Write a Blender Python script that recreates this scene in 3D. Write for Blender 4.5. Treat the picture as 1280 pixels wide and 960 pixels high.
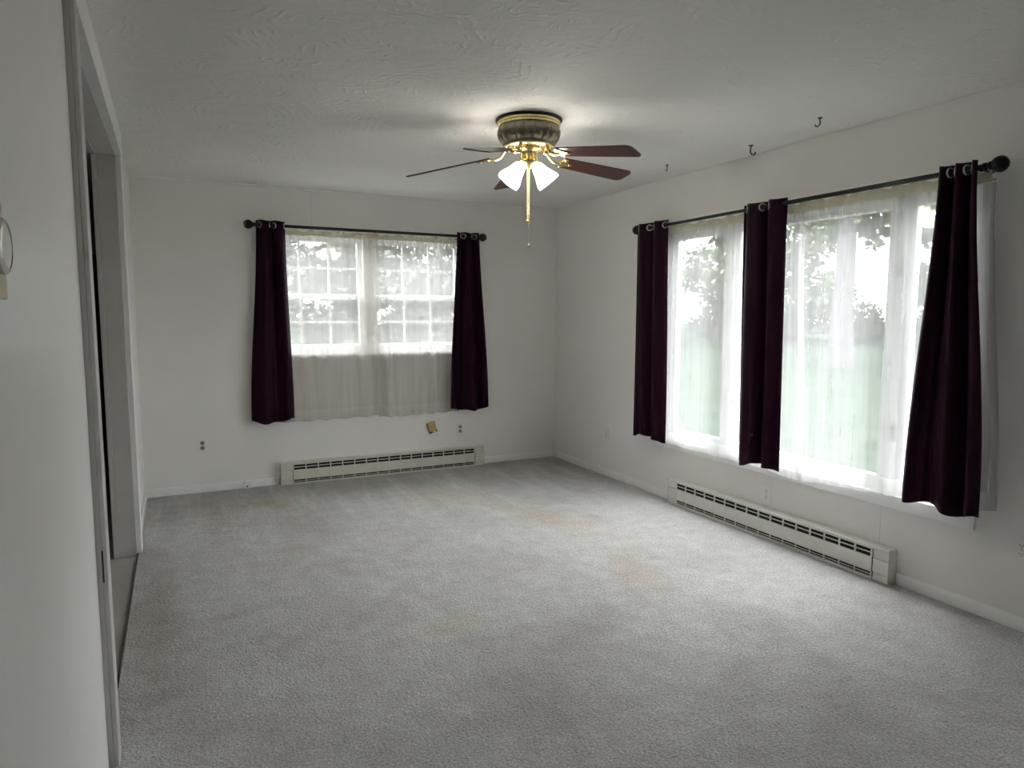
import bpy, bmesh, math, random
from mathutils import Vector, Matrix

for o in list(bpy.data.objects):
    bpy.data.objects.remove(o)
S = bpy.context.scene
COL = S.collection

# ------------------------------------------------------------------ camera
W, D, H = 3.638, 5.871, 2.44          # room: left wall x=0, right wall x=W, back wall y=D
YF = -1.7                             # wall behind the camera
CAM = Vector((0.2651, 0.0, 1.4144))
yaw, pit, rol, FPX = 0.4580, 0.1009, 0.0022, 850.8
fw = Vector((math.sin(yaw)*math.cos(pit), math.cos(yaw)*math.cos(pit), -math.sin(pit)))
rt = Vector((math.cos(yaw), -math.sin(yaw), 0))
up = rt.cross(fw)
r2 = rt*math.cos(rol) + up*math.sin(rol)
u2 = up*math.cos(rol) - rt*math.sin(rol)
cd = bpy.data.cameras.new('camera'); cam = bpy.data.objects.new('camera', cd); COL.objects.link(cam)
cam.matrix_world = Matrix(((r2.x, u2.x, -fw.x, CAM.x), (r2.y, u2.y, -fw.y, CAM.y), (r2.z, u2.z, -fw.z, CAM.z), (0, 0, 0, 1)))
cd.sensor_width = 36.0; cd.lens = FPX/1280*36.0; cd.clip_start = 0.02; cd.clip_end = 400
S.camera = cam

# ------------------------------------------------------------------ light
world = bpy.data.worlds.new('overcast_sky'); S.world = world; world.use_nodes = True
wbg = world.node_tree.nodes['Background']
SKY = 28.0                             # overcast sky: brightest overhead, a third of that at the horizon
wnt = world.node_tree
wtc = wnt.nodes.new('ShaderNodeTexCoord'); wsp = wnt.nodes.new('ShaderNodeSeparateXYZ'); wnt.links.new(wtc.outputs['Generated'], wsp.inputs[0])
wma = wnt.nodes.new('ShaderNodeMath'); wma.operation = 'MAXIMUM'; wnt.links.new(wsp.outputs[2], wma.inputs[0]); wma.inputs[1].default_value = 0.0
wmb = wnt.nodes.new('ShaderNodeMath'); wmb.operation = 'MULTIPLY_ADD'; wnt.links.new(wma.outputs[0], wmb.inputs[0])
wmb.inputs[1].default_value = SKY*2/3; wmb.inputs[2].default_value = SKY/3
wnt.links.new(wmb.outputs[0], wbg.inputs['Strength'])
wbg.inputs['Color'].default_value = (0.985, 0.98, 1.0, 1)
LAMP = 29.0                             # glow of the lit glass shades of the fan
BULB = 45.0
S.view_settings.view_transform = 'Standard'
S.view_settings.look = 'None'
S.view_settings.gamma = 1.0
S.view_settings.use_curve_mapping = False
S.view_settings.exposure = 0.0
S.cycles.max_bounces = 8
S.cycles.diffuse_bounces = 6
S.cycles.transparent_max_bounces = 16
S.cycles.adaptive_threshold = 0.03

# ------------------------------------------------------------------ helpers
def new_mat(name):
    m = bpy.data.materials.new(name); m.use_nodes = True
    return m, m.node_tree, m.node_tree.nodes['Principled BSDF']

def N(nt, typ, **kw):
    n = nt.nodes.new(typ)
    for k, v in kw.items():
        if k.startswith('i_'):
            n.inputs[k[2:].replace('_', ' ')].default_value = v
        else:
            setattr(n, k, v)
    return n

def ramp(nt, src, stops):
    n = nt.nodes.new('ShaderNodeValToRGB')
    e = n.color_ramp.elements
    while len(e) < len(stops): e.new(0.5)
    for el, (p, c) in zip(e, stops):
        el.position = p; el.color = c if len(c) == 4 else (*c, 1)
    nt.links.new(src, n.inputs[0])
    return n.outputs[0]

def mixc(nt, fac, a, b, blend='MIX'):
    n = nt.nodes.new('ShaderNodeMix'); n.data_type = 'RGBA'; n.blend_type = blend
    for s, v in ((n.inputs[0], fac), (n.inputs[6], a), (n.inputs[7], b)):
        if isinstance(v, (int, float)): s.default_value = v
        elif isinstance(v, tuple): s.default_value = v if len(v) == 4 else (*v, 1)
        else: nt.links.new(v, s)
    return n.outputs[2]

def coords(nt):
    return nt.nodes.new('ShaderNodeNewGeometry').outputs['Position']

def mapped(nt, scale=(1, 1, 1), src=None, rot=(0, 0, 0)):
    m = nt.nodes.new('ShaderNodeMapping')
    m.inputs['Scale'].default_value = scale; m.inputs['Rotation'].default_value = rot
    nt.links.new(src or coords(nt), m.inputs['Vector'])
    return m.outputs[0]

def noise(nt, scale, detail=3, rough=0.5, vec=None):
    n = N(nt, 'ShaderNodeTexNoise', i_Scale=scale, i_Detail=detail, i_Roughness=rough)
    nt.links.new(vec or coords(nt), n.inputs['Vector'])
    return n.outputs['Fac']

def math_n(nt, op, a, b=None, clamp=False):
    n = nt.nodes.new('ShaderNodeMath'); n.operation = op; n.use_clamp = clamp
    for s, v in zip(n.inputs, (a, b)):
        if v is None: continue
        if isinstance(v, (int, float)): s.default_value = v
        else: nt.links.new(v, s)
    return n.outputs[0]

def bump(nt, bsdf, height, strength, dist):
    b = N(nt, 'ShaderNodeBump', i_Strength=strength, i_Distance=dist)
    nt.links.new(height, b.inputs['Height'])
    nt.links.new(b.outputs[0], bsdf.inputs['Normal'])

def simple(name, col, rough=0.5, metal=0.0, var=0.06, scale=30, bmp=0.0, bscale=120, **kw):
    m, nt, b = new_mat(name)
    f = noise(nt, scale, 3)
    lo = tuple(c*(1-var) for c in col); hi = tuple(min(1, c*(1+var)) for c in col)
    nt.links.new(ramp(nt, f, [(0.3, lo), (0.7, hi)]), b.inputs['Base Color'])
    b.inputs['Roughness'].default_value = rough; b.inputs['Metallic'].default_value = metal
    for k, v in kw.items(): b.inputs[k.replace('_', ' ')].default_value = v
    if bmp: bump(nt, b, noise(nt, bscale, 3), bmp, 0.002)
    return m

# ------------------------------------------------------------------ materials
M = {}
def wall_paint(name, col, seams=()):
    m, nt, b = new_mat(name)
    v = coords(nt)
    big = noise(nt, 1.3, 4, 0.6); fine = noise(nt, 240, 2)
    c = ramp(nt, big, [(0.3, tuple(x*0.96 for x in col)), (0.7, tuple(min(1, x*1.02) for x in col))])
    h = math_n(nt, 'MULTIPLY', fine, 0.35)
    h = math_n(nt, 'ADD', h, math_n(nt, 'MULTIPLY', noise(nt, 9, 3), 1.0))
    sep = nt.nodes.new('ShaderNodeSeparateXYZ'); nt.links.new(v, sep.inputs[0])
    for ax, pos, z0, z1 in seams:      # hairline joints between the wall boards
        d = math_n(nt, 'ABSOLUTE', math_n(nt, 'SUBTRACT', sep.outputs[ax], pos))
        on = math_n(nt, 'LESS_THAN', d, 0.0016)
        on = math_n(nt, 'MULTIPLY', on, math_n(nt, 'GREATER_THAN', sep.outputs[2], z0))
        on = math_n(nt, 'MULTIPLY', on, math_n(nt, 'LESS_THAN', sep.outputs[2], z1))
        c = mixc(nt, math_n(nt, 'MULTIPLY', on, 0.35), c, (0.3, 0.3, 0.29))
    nt.links.new(c, b.inputs['Base Color'])
    b.inputs['Roughness'].default_value = 0.55
    bump(nt, b, h, 0.25, 0.004)
    return m
WC = (0.82, 0.81, 0.785)
M['wall'] = wall_paint('wall_paint', WC, [(0, 1.31, 2.12, 2.44)])
M['wall_right'] = wall_paint('wall_paint_right', WC, [(1, 2.335, 0.0, 0.44)])

# smoother satin paint on the wall by the doorway, with a little spackle
m, nt, b = new_mat('satin_wall_paint')
big = noise(nt, 2.0, 4, 0.6)
c = ramp(nt, big, [(0.3, (0.87, 0.865, 0.845)), (0.7, (0.90, 0.895, 0.875))])
mp = N(nt, 'ShaderNodeMapping'); mp.inputs['Location'].default_value = (0, -1.872*25, -1.876*9); mp.inputs['Scale'].default_value = (0, 25, 9)
nt.links.new(coords(nt), mp.inputs['Vector'])
ln = N(nt, 'ShaderNodeVectorMath', operation='LENGTH'); nt.links.new(mp.outputs[0], ln.inputs[0])
patch = math_n(nt, 'LESS_THAN', math_n(nt, 'ADD', ln.outputs['Value'], math_n(nt, 'MULTIPLY', noise(nt, 40, 3), 0.6)), 0.75)
c = mixc(nt, patch, c, (0.9, 0.9, 0.88))
nt.links.new(c, b.inputs['Base Color']); b.inputs['Roughness'].default_value = 0.36
bump(nt, b, math_n(nt, 'ADD', noise(nt, 14, 3), math_n(nt, 'MULTIPLY', noise(nt, 260, 2), 0.15)), 0.12, 0.004)
M['wall_satin'] = m

# hand-trowelled plaster ceiling: broken clusters of arc strokes
m, nt, b = new_mat('swirled_plaster')
v = coords(nt)
def warp(src, scale, amt):
    wob = N(nt, 'ShaderNodeTexNoise', i_Scale=scale, i_Detail=2.0); nt.links.new(src, wob.inputs['Vector'])
    vv = N(nt, 'ShaderNodeVectorMath', operation='MULTIPLY_ADD')
    nt.links.new(wob.outputs['Color'], vv.inputs[0]); vv.inputs[1].default_value = (amt, amt, 0); nt.links.new(src, vv.inputs[2])
    return vv.outputs[0]
vw = warp(warp(v, 2.6, 0.22), 11, 0.035)
hs = None
for k, (sc, off, fr) in enumerate([(1.5, (0.31, 0.2, 0), 95), (1.9, (3.7, 1.1, 0), 80)]):
    mp = N(nt, 'ShaderNodeMapping'); mp.inputs['Location'].default_value = off; nt.links.new(vw, mp.inputs['Vector'])
    vo = N(nt, 'ShaderNodeTexVoronoi', i_Scale=sc, i_Randomness=1.0); vo.voronoi_dimensions = '2D'
    nt.links.new(mp.outputs[0], vo.inputs['Vector'])
    dist = vo.outputs['Distance']
    w = math_n(nt, 'SINE', math_n(nt, 'ADD', math_n(nt, 'MULTIPLY', dist, fr), math_n(nt, 'MULTIPLY', noise(nt, 3, 3), 16)))
    sp = math_n(nt, 'POWER', math_n(nt, 'MULTIPLY', math_n(nt, 'ADD', w, 1.0), 0.5), 3.0)
    ring = ramp(nt, dist, [(0.14, (0, 0, 0)), (0.30, (1, 1, 1))])
    mask = ramp(nt, noise(nt, 5.5+k, 4, 0.65, mapped(nt, (1.0, 1.7, 1), mp.outputs[0])), [(0.52, (0, 0, 0)), (0.62, (1, 1, 1))])
    s1 = math_n(nt, 'MULTIPLY', math_n(nt, 'MULTIPLY', math_n(nt, 'MULTIPLY', sp, mask), ring), 0.55)
    hs = s1 if hs is None else math_n(nt, 'ADD', hs, s1)
hs = math_n(nt, 'ADD', hs, math_n(nt, 'MULTIPLY', noise(nt, 4.2, 5, 0.6, mapped(nt, (1, 1.8, 1))), 2.2))
hs = math_n(nt, 'ADD', hs, math_n(nt, 'MULTIPLY', noise(nt, 50, 3), 0.10))
nt.links.new(ramp(nt, noise(nt, 1.1, 3), [(0.3, (0.755, 0.745, 0.72)), (0.7, (0.80, 0.79, 0.765))]), b.inputs['Base Color'])
b.inputs['Roughness'].default_value = 0.75
bump(nt, b, hs, 0.42, 0.011)
M['ceiling'] = m

# worn grey cut-pile carpet with stains and vacuum strokes
m, nt, b = new_mat('grey_carpet')
v = coords(nt)
tuft = noise(nt, 105, 3, 0.75); tuft2 = noise(nt, 42, 3, 0.6); mid = noise(nt, 9, 5, 0.65); big = noise(nt, 1.6, 4, 0.6)
c = ramp(nt, tuft, [(0.30, (0.31, 0.30, 0.295)), (0.5, (0.61, 0.60, 0.595)), (0.70, (0.88, 0.87, 0.865))])
c = mixc(nt, 0.75, c, ramp(nt, mid, [(0.3, (0.70, 0.69, 0.675)), (0.7, (1, 1, 1))]), 'MULTIPLY')
c = mixc(nt, 0.8, c, ramp(nt, big, [(0.32, (0.80, 0.785, 0.76)), (0.55, (1, 1, 1)), (0.75, (0.95, 0.96, 0.97))]), 'MULTIPLY')
pale = mapped(nt, (0.9, 0.35, 1), v)
c = mixc(nt, 0.5, c, ramp(nt, noise(nt, 3.4, 3, 0.5, pale), [(0.4, (0.93, 0.92, 0.91)), (0.62, (1.04, 1.05, 1.06))]), 'MULTIPLY')
def stain(c, x, y, rx, ry, col, amt, rot=0.0):
    mp = N(nt, 'ShaderNodeMapping', vector_type='TEXTURE')
    mp.inputs['Location'].default_value = (x, y, 0); mp.inputs['Rotation'].default_value = (0, 0, rot); mp.inputs['Scale'].default_value = (rx, ry, 1)
    nt.links.new(v, mp.inputs['Vector'])
    ln = N(nt, 'ShaderNodeVectorMath', operation='LENGTH'); nt.links.new(mp.outputs[0], ln.inputs[0])
    d = math_n(nt, 'ADD', ln.outputs['Value'], math_n(nt, 'MULTIPLY', math_n(nt, 'SUBTRACT', noise(nt, 6, 4, 0.6), 0.5), 1.6))
    f = ramp(nt, d, [(0.25, (amt, amt, amt)), (1.0, (0, 0, 0))])
    return mixc(nt, f, c, col, 'MULTIPLY')
STAINS = [(0.83, 5.33, 0.24, 0.16, (0.86, 0.76, 0.55), 0.75, 0), (0.93, 5.18, 0.10, 0.10, (0.95, 0.72, 0.55), 0.6, 0),
          (2.55, 4.05, 0.16, 0.75, (1.0, 0.86, 0.68), 0.65, 0.35), (2.1, 4.9, 0.5, 0.35, (0.98, 0.88, 0.76), 0.5, 0),
          (2.5, 3.0, 0.18, 0.5, (0.98, 0.84, 0.70), 0.45, -0.3), (1.95, 2.55, 0.32, 0.18, (0.80, 0.78, 0.76), 0.6, 0.4),
          (0.85, 4.2, 0.10, 0.08, (1.0, 0.82, 0.70), 0.5, 0), (0.45, 3.35, 0.16, 0.06, (0.72, 0.69, 0.66), 0.6, 0.3),
          (0.12, 3.6, 0.14, 1.1, (0.78, 0.70, 0.64), 0.7, 0), (2.95, 2.75, 0.07, 0.04, (0.75, 0.75, 0.74), 0.6, 0),
          (2.72, 3.1, 0.06, 0.04, (0.75, 0.75, 0.74), 0.6, 0), (1.3, 2.8, 0.35, 0.10, (0.97, 0.93, 0.78), 0.5, 0.2),
          (2.25, 1.9, 0.30, 0.16, (0.84, 0.82, 0.80), 0.5, 0.5), (1.5, 3.9, 0.25, 0.05, (0.80, 0.80, 0.79), 0.45, 0.5)]
for s_ in STAINS: c = stain(c, *s_[:5], min(1.0, s_[5]*1.2), s_[6])
# vacuum strokes at the far end of the room
sep = nt.nodes.new('ShaderNodeSeparateXYZ'); nt.links.new(v, sep.inputs[0])
wv = N(nt, 'ShaderNodeTexNoise', i_Scale=1.0, i_Detail=3.0)
nt.links.new(mapped(nt, (6.5, 0.7, 1), v, (0, 0, 0.12)), wv.inputs['Vector'])
far = ramp(nt, sep.outputs[1], [(0.0, (0, 0, 0)), (1.0, (1, 1, 1))])
farm = math_n(nt, 'MULTIPLY', math_n(nt, 'SUBTRACT', sep.outputs[1], 4.1), 0.9, True)
st = ramp(nt, wv.outputs['Fac'], [(0.38, (0.80, 0.81, 0.81)), (0.5, (0.90, 0.91, 0.91)), (0.54, (1.04, 1.04, 1.04)), (0.58, (0.90, 0.91, 0.91))])
st = mixc(nt, 1.0, st, (0.90, 0.895, 0.865), 'MULTIPLY')
c = mixc(nt, farm, c, mixc(nt, 1.0, c, st, 'MULTIPLY'))
nt.links.new(c, b.inputs['Base Color'])
b.inputs['Roughness'].default_value = 0.95
b.inputs['Sheen Weight'].default_value = 0.25; b.inputs['Sheen Roughness'].default_value = 0.6
b.inputs['Specular IOR Level'].default_value = 0.15
h = math_n(nt, 'ADD', math_n(nt, 'MULTIPLY', tuft, 1.0), math_n(nt, 'MULTIPLY', tuft2, 0.9))
h = math_n(nt, 'ADD', h, math_n(nt, 'MULTIPLY', mid, 1.5))
bump(nt, b, h, 0.9, 0.012)
M['carpet'] = m

M['trim'] = simple('white_trim_paint', (0.87, 0.87, 0.86), 0.38, var=0.03, scale=6, bmp=0.05)
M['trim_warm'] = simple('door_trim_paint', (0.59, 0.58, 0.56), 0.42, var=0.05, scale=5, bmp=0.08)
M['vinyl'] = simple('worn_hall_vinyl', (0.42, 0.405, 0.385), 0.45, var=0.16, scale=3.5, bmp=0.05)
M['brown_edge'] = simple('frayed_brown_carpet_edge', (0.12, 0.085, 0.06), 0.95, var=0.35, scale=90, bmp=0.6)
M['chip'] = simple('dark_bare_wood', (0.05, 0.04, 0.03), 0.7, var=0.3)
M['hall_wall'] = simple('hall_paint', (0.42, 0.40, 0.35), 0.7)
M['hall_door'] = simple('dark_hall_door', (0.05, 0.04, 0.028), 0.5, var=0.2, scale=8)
M['vinyl_white'] = simple('window_vinyl', (0.84, 0.85, 0.86), 0.35, var=0.02)
M['heater'] = simple('cream_enamel', (0.66, 0.645, 0.575), 0.35, var=0.04, scale=12)
M['heater_white'] = simple('white_enamel', (0.74, 0.735, 0.69), 0.35, var=0.04, scale=12)
M['dark'] = simple('heater_interior', (0.012, 0.011, 0.010), 0.8)
M['black_metal'] = simple('black_rod_metal', (0.011, 0.011, 0.012), 0.32, 0.4, var=0.1)
M['steel'] = simple('brushed_nickel', (0.55, 0.54, 0.52), 0.3, 1.0, var=0.08)
M['brass'] = simple('polished_brass', (0.80, 0.66, 0.34), 0.24, 1.0, var=0.08, scale=60)
M['antique'] = simple('antique_pewter', (0.27, 0.25, 0.19), 0.34, 0.85, var=0.12, scale=40)
M['bronze'] = simple('dark_bronze', (0.03, 0.026, 0.02), 0.5, 0.5)
M['plate_white'] = simple('white_plastic', (0.80, 0.79, 0.76), 0.35, var=0.02)
M['recept_brown'] = simple('olive_brown_receptacle', (0.26, 0.23, 0.15), 0.4, var=0.1)
M['recept_grey'] = simple('grey_receptacle', (0.30, 0.29, 0.27), 0.4, var=0.1)
M['slot'] = simple('socket_slot', (0.015, 0.014, 0.012), 0.8)
M['beige'] = simple('beige_plastic', (0.60, 0.50, 0.36), 0.45, var=0.05)
M['tan'] = simple('tan_card', (0.50, 0.36, 0.15), 0.7, var=0.15, scale=50)
M['tan_dark'] = simple('dark_tan_card', (0.13, 0.085, 0.035), 0.8, var=0.2, scale=50)
M['tan_light'] = simple('pale_tan_card', (0.66, 0.50, 0.30), 0.7, var=0.1, scale=50)
M['rod_white'] = simple('white_sash_rod', (0.62, 0.60, 0.54), 0.4, var=0.02)
M['hook'] = simple('dark_brass_hook', (0.10, 0.085, 0.055), 0.4, 0.7, var=0.2)

# cherry fan blades: grain along each blade (object space x)
m, nt, b = new_mat('cherry_blade_wood')
tc = nt.nodes.new('ShaderNodeTexCoord')
g = noise(nt, 1.0, 5, 0.6, mapped(nt, (3, 55, 30), tc.outputs['Object']))
nt.links.new(ramp(nt, g, [(0.3, (0.030, 0.007, 0.005)), (0.55, (0.070, 0.015, 0.010)), (0.75, (0.12, 0.030, 0.018))]), b.inputs['Base Color'])
b.inputs['Roughness'].default_value = 0.34
M['cherry'] = m

# frosted lit glass of the fan lamps
m, nt, b = new_mat('lit_frosted_glass')
b.inputs['Base Color'].default_value = (0.95, 0.94, 0.90, 1)
b.inputs['Roughness'].default_value = 0.4
b.inputs['Emission Color'].default_value = (1.0, 0.94, 0.86, 1)
b.inputs['Emission Strength'].default_value = LAMP
M['lamp_glass'] = m
m, nt, b = new_mat('glowing_bulb')
b.inputs['Emission Color'].default_value = (1.0, 0.93, 0.84, 1); b.inputs['Emission Strength'].default_value = BULB
M['bulb'] = m

# plum blackout cloth
m, nt, b = new_mat('plum_blackout_cloth')
tc = nt.nodes.new('ShaderNodeTexCoord')
g = noise(nt, 1.0, 4, 0.6, mapped(nt, (40, 40, 4), tc.outputs['Object']))
nt.links.new(ramp(nt, g, [(0.3, (0.013, 0.0018, 0.009)), (0.7, (0.022, 0.0035, 0.016))]), b.inputs['Base Color'])
b.inputs['Roughness'].default_value = 0.5
b.inputs['Specular IOR Level'].default_value = 0.09
b.inputs['Sheen Weight'].default_value = 0.05; b.inputs['Sheen Tint'].default_value = (0.8, 0.45, 0.75, 1); b.inputs['Sheen Roughness'].default_value = 0.35
bump(nt, b, noise(nt, 900, 1), 0.15, 0.001)
M['plum'] = m

# sheer voile: open weave lets part of the view through, threads scatter the rest
def sheer_mat(name, col, open_, trl, thru=0.62, tcol=(0.90, 0.905, 0.915)):
    m = bpy.data.materials.new(name); m.use_nodes = True; nt = m.node_tree
    nt.nodes.remove(nt.nodes['Principled BSDF']); out = nt.nodes['Material Output']
    tr = nt.nodes.new('ShaderNodeBsdfTransparent')
    di = N(nt, 'ShaderNodeBsdfDiffuse'); tl = N(nt, 'ShaderNodeBsdfTranslucent')
    f = noise(nt, 1.0, 3, 0.6, mapped(nt, (30, 30, 1.2)))
    c = ramp(nt, f, [(0.3, tuple(x*0.95 for x in col)), (0.7, col)])
    nt.links.new(c, di.inputs[0]); tl.inputs[0].default_value = (tcol[0]*thru, tcol[1]*thru, tcol[2]*thru, 1)
    a = N(nt, 'ShaderNodeMixShader'); a.inputs[0].default_value = trl
    nt.links.new(di.outputs[0], a.inputs[1]); nt.links.new(tl.outputs[0], a.inputs[2])
    bb = N(nt, 'ShaderNodeMixShader')
    ff = math_n(nt, 'ADD', math_n(nt, 'MULTIPLY', math_n(nt, 'SUBTRACT', f, 0.5), 0.12), 1.0-open_, True)
    nt.links.new(ff, bb.inputs[0]); nt.links.new(tr.outputs[0], bb.inputs[1]); nt.links.new(a.outputs[0], bb.inputs[2])
    nt.links.new(bb.outputs[0], out.inputs['Surface'])
    return m
M['sheer'] = sheer_mat('white_voile', (0.90, 0.885, 0.86), 0.66, 0.5)
M['sheer_cream'] = sheer_mat('cream_voile', (0.86, 0.79, 0.69), 0.58, 0.5)
M['sheer_head'] = sheer_mat('cream_gathered_heading', (0.86, 0.80, 0.66), 0.35, 0.5, 0.75, (0.95, 0.91, 0.72))
M['sheer_hem'] = sheer_mat('voile_hem', (0.88, 0.85, 0.79), 0.55, 0.5)
M['sheer_edge'] = sheer_mat('yellowed_voile_edge', (0.70, 0.60, 0.42), 0.15, 0.5)

# thin window glass
m = bpy.data.materials.new('window_glass'); m.use_nodes = True; nt = m.node_tree
nt.nodes.remove(nt.nodes['Principled BSDF']); out = nt.nodes['Material Output']
tr = N(nt, 'ShaderNodeBsdfTransparent'); tr.inputs[0].default_value = (0.95, 0.97, 0.965, 1)
gl = N(nt, 'ShaderNodeBsdfGlossy', i_Roughness=0.02)
mx = N(nt, 'ShaderNodeMixShader'); mx.inputs[0].default_value = 0.06
nt.links.new(tr.outputs[0], mx.inputs[1]); nt.links.new(gl.outputs[0], mx.inputs[2]); nt.links.new(mx.outputs[0], out.inputs['Surface'])
M['glass'] = m

M['grass'] = simple('lawn_grass', (0.020, 0.027, 0.019), 0.9, var=0.35, scale=2.5, bmp=0.5, bscale=15, Specular_IOR_Level=0.0)
M['gravel'] = simple('pale_gravel', (0.06, 0.058, 0.056), 0.9, var=0.2, scale=12, bmp=0.3, bscale=40, Specular_IOR_Level=0.0)
M['bark'] = simple('grey_bark', (0.062, 0.056, 0.058), 0.9, var=0.4, scale=9, bmp=0.8, bscale=25, Specular_IOR_Level=0.0)
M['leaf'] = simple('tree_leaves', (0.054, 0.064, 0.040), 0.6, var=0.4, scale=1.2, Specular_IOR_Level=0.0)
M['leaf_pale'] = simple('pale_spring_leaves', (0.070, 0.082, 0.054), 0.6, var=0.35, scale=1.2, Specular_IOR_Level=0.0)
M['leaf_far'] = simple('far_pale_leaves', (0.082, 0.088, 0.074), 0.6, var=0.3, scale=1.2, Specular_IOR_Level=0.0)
M['leaf_dark'] = simple('hedge_leaves', (0.03, 0.034, 0.026), 0.6, var=0.4, scale=1.5, Specular_IOR_Level=0.0)
M['fence'] = simple('weathered_rail', (0.03, 0.028, 0.026), 0.85, var=0.2, scale=10, Specular_IOR_Level=0.0)

# ------------------------------------------------------------------ mesh helpers
class MB:
    """collects shapes, then links them as one mesh object"""
    def __init__(s): s.v = []; s.f = []
    def add(s, vs, fs):
        n = len(s.v); s.v += [tuple(q) for q in vs]; s.f += [tuple(i+n for i in f) for f in fs]; return s
    def box(s, a, b, bev=0.0, mtx=None, seg=1):
        bm = bmesh.new(); bmesh.ops.create_cube(bm, size=1)
        for q in bm.verts:
            q.co = Vector([a[i] + (q.co[i]+0.5)*(b[i]-a[i]) for i in range(3)])
        if bev: bmesh.ops.bevel(bm, geom=bm.edges[:], offset=bev, segments=seg, affect='EDGES', profile=0.5)
        if mtx is not None: bmesh.ops.transform(bm, matrix=mtx, verts=bm.verts[:])
        bm.verts.index_update()
        s.add([q.co for q in bm.verts], [[w.index for w in f.verts] for f in bm.faces]); bm.free(); return s
    def tube(s, pts, rad, seg=10, cap=True):
        pts = [Vector(q) for q in pts]; n = len(pts)
        rads = rad if isinstance(rad, (list, tuple)) else [rad]*n
        ref = None; vs = []
        for i in range(n):
            t = (pts[min(i+1, n-1)] - pts[max(i-1, 0)]).normalized()
            if ref is None:
                ref = Vector((0, 0, 1)) if abs(t.z) < 0.9 else Vector((1, 0, 0))
            a = t.cross(ref).normalized(); bb = t.cross(a).normalized(); ref = -bb if False else ref - t*ref.dot(t)
            ref.normalize()
            for k in range(seg):
                an = 2*math.pi*k/seg
                vs.append(pts[i] + (a*math.cos(an) + bb*math.sin(an))*rads[i])
        fs = [(i*seg+k, i*seg+(k+1) % seg, (i+1)*seg+(k+1) % seg, (i+1)*seg+k) for i in range(n-1) for k in range(seg)]
        if cap: fs += [tuple(range(seg))[::-1], tuple(range((n-1)*seg, n*seg))]
        return s.add(vs, fs)
    def lathe(s, prof, seg=32, mtx=None, mod=None):
        vs = []; n = len(prof)
        for i, (r, z) in enumerate(prof):
            for k in range(seg):
                an = 2*math.pi*k/seg; rr = r if mod is None else mod(r, i, an)
                q = Vector((rr*math.cos(an), rr*math.sin(an), z)); vs.append(mtx @ q if mtx is not None else q)
        fs = [(i*seg+k, i*seg+(k+1) % seg, (i+1)*seg+(k+1) % seg, (i+1)*seg+k) for i in range(n-1) for k in range(seg)]
        return s.add(vs, fs)
    def grid(s, fn, nu, nv):
        vs = [fn(i/nu, j/nv) for j in range(nv+1) for i in range(nu+1)]
        fs = [(j*(nu+1)+i, j*(nu+1)+i+1, (j+1)*(nu+1)+i+1, (j+1)*(nu+1)+i) for j in range(nv) for i in range(nu)]
        return s.add(vs, fs)
    def mesh(s, name, mat, off=None, smooth=False):
        me = bpy.data.meshes.new(name)
        vs = s.v if off is None else [(q[0]-off[0], q[1]-off[1], q[2]-off[2]) for q in s.v]
        me.from_pydata(vs, [], s.f); me.validate(); me.update()
        bm = bmesh.new(); bm.from_mesh(me); bmesh.ops.recalc_face_normals(bm, faces=bm.faces[:]); bm.to_mesh(me); bm.free()
        if mat: me.materials.append(M[mat])
        if smooth:
            me.shade_smooth()
            me.set_sharp_from_angle(angle=math.radians(40))
        return me
    def build(s, name, mat, parent=None, smooth=False, solid=0.0):
        off = tuple(parent_world(parent)) if (parent is not None and parent.get('_abs')) else None
        o = link(name, s.mesh(name, mat, off, smooth), parent)
        if solid:
            md = o.modifiers.new('thickness', 'SOLIDIFY'); md.thickness = solid; md.offset = 0
        return o

def parent_world(p):
    v = Vector(p.location)
    while p.parent is not None:
        p = p.parent; v += p.location
    return v

def link(name, data, parent=None):
    o = bpy.data.objects.new(name, data); COL.objects.link(o)
    if parent is not None:
        o.parent = parent
        if parent.get('_abs'): o['_abs'] = 1
    return o

def tag(o, label, cat, group=None):
    o['label'] = label; o['category'] = cat
    if group: o['group'] = group
    return o

def thing(name, label, cat, loc, rotz=0.0, group=None, absolute=False):
    """an Empty at the thing's base; absolute: parts are given in room coordinates"""
    o = bpy.data.objects.new(name, None); COL.objects.link(o)
    o.location = loc; o.rotation_euler = (0, 0, rotz); o.empty_display_size = 0.1
    tag(o, label, cat, group)
    if absolute: o['_abs'] = 1
    return o

def setting(name, loc=(0, 0, 0), absolute=True):
    o = bpy.data.objects.new(name, None); COL.objects.link(o); o.location = loc; o['kind'] = 'structure'
    o.empty_display_size = 0.1
    if absolute: o['_abs'] = 1
    return o

def struct(name, mb, mat, smooth=False):
    o = mb.build(name, mat, smooth=smooth); o['kind'] = 'structure'; return o

def bx(a, b, bev=0.0): return MB().box(a, b, bev)

def copy_tree(o, parent=None):
    c = o.copy(); COL.objects.link(c); c.parent = parent
    for ch in list(o.children): copy_tree(ch, c)
    return c

R90 = -math.pi/2                      # turns a thing modelled against the back wall to the right wall
def PB(a, d, z): return Vector((a, D-d, z))      # back wall: along, off the wall, up
def PR(a, d, z): return Vector((W-d, a, z))      # right wall
TH = 0.14                             # wall thickness

# ------------------------------------------------------------------ room shell
# floor: carpet up to the doorway edge
struct('floor', bx((0.012, YF, -0.03), (W, D, 0.0)), 'carpet')
struct('trim_carpet_edge', bx((0.002, 2.40, -0.028), (0.013, 4.52, -0.001), 0.002), 'brown_edge')
struct('ceiling', bx((0, YF, H), (W, D, H+0.1)), 'ceiling')

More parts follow.
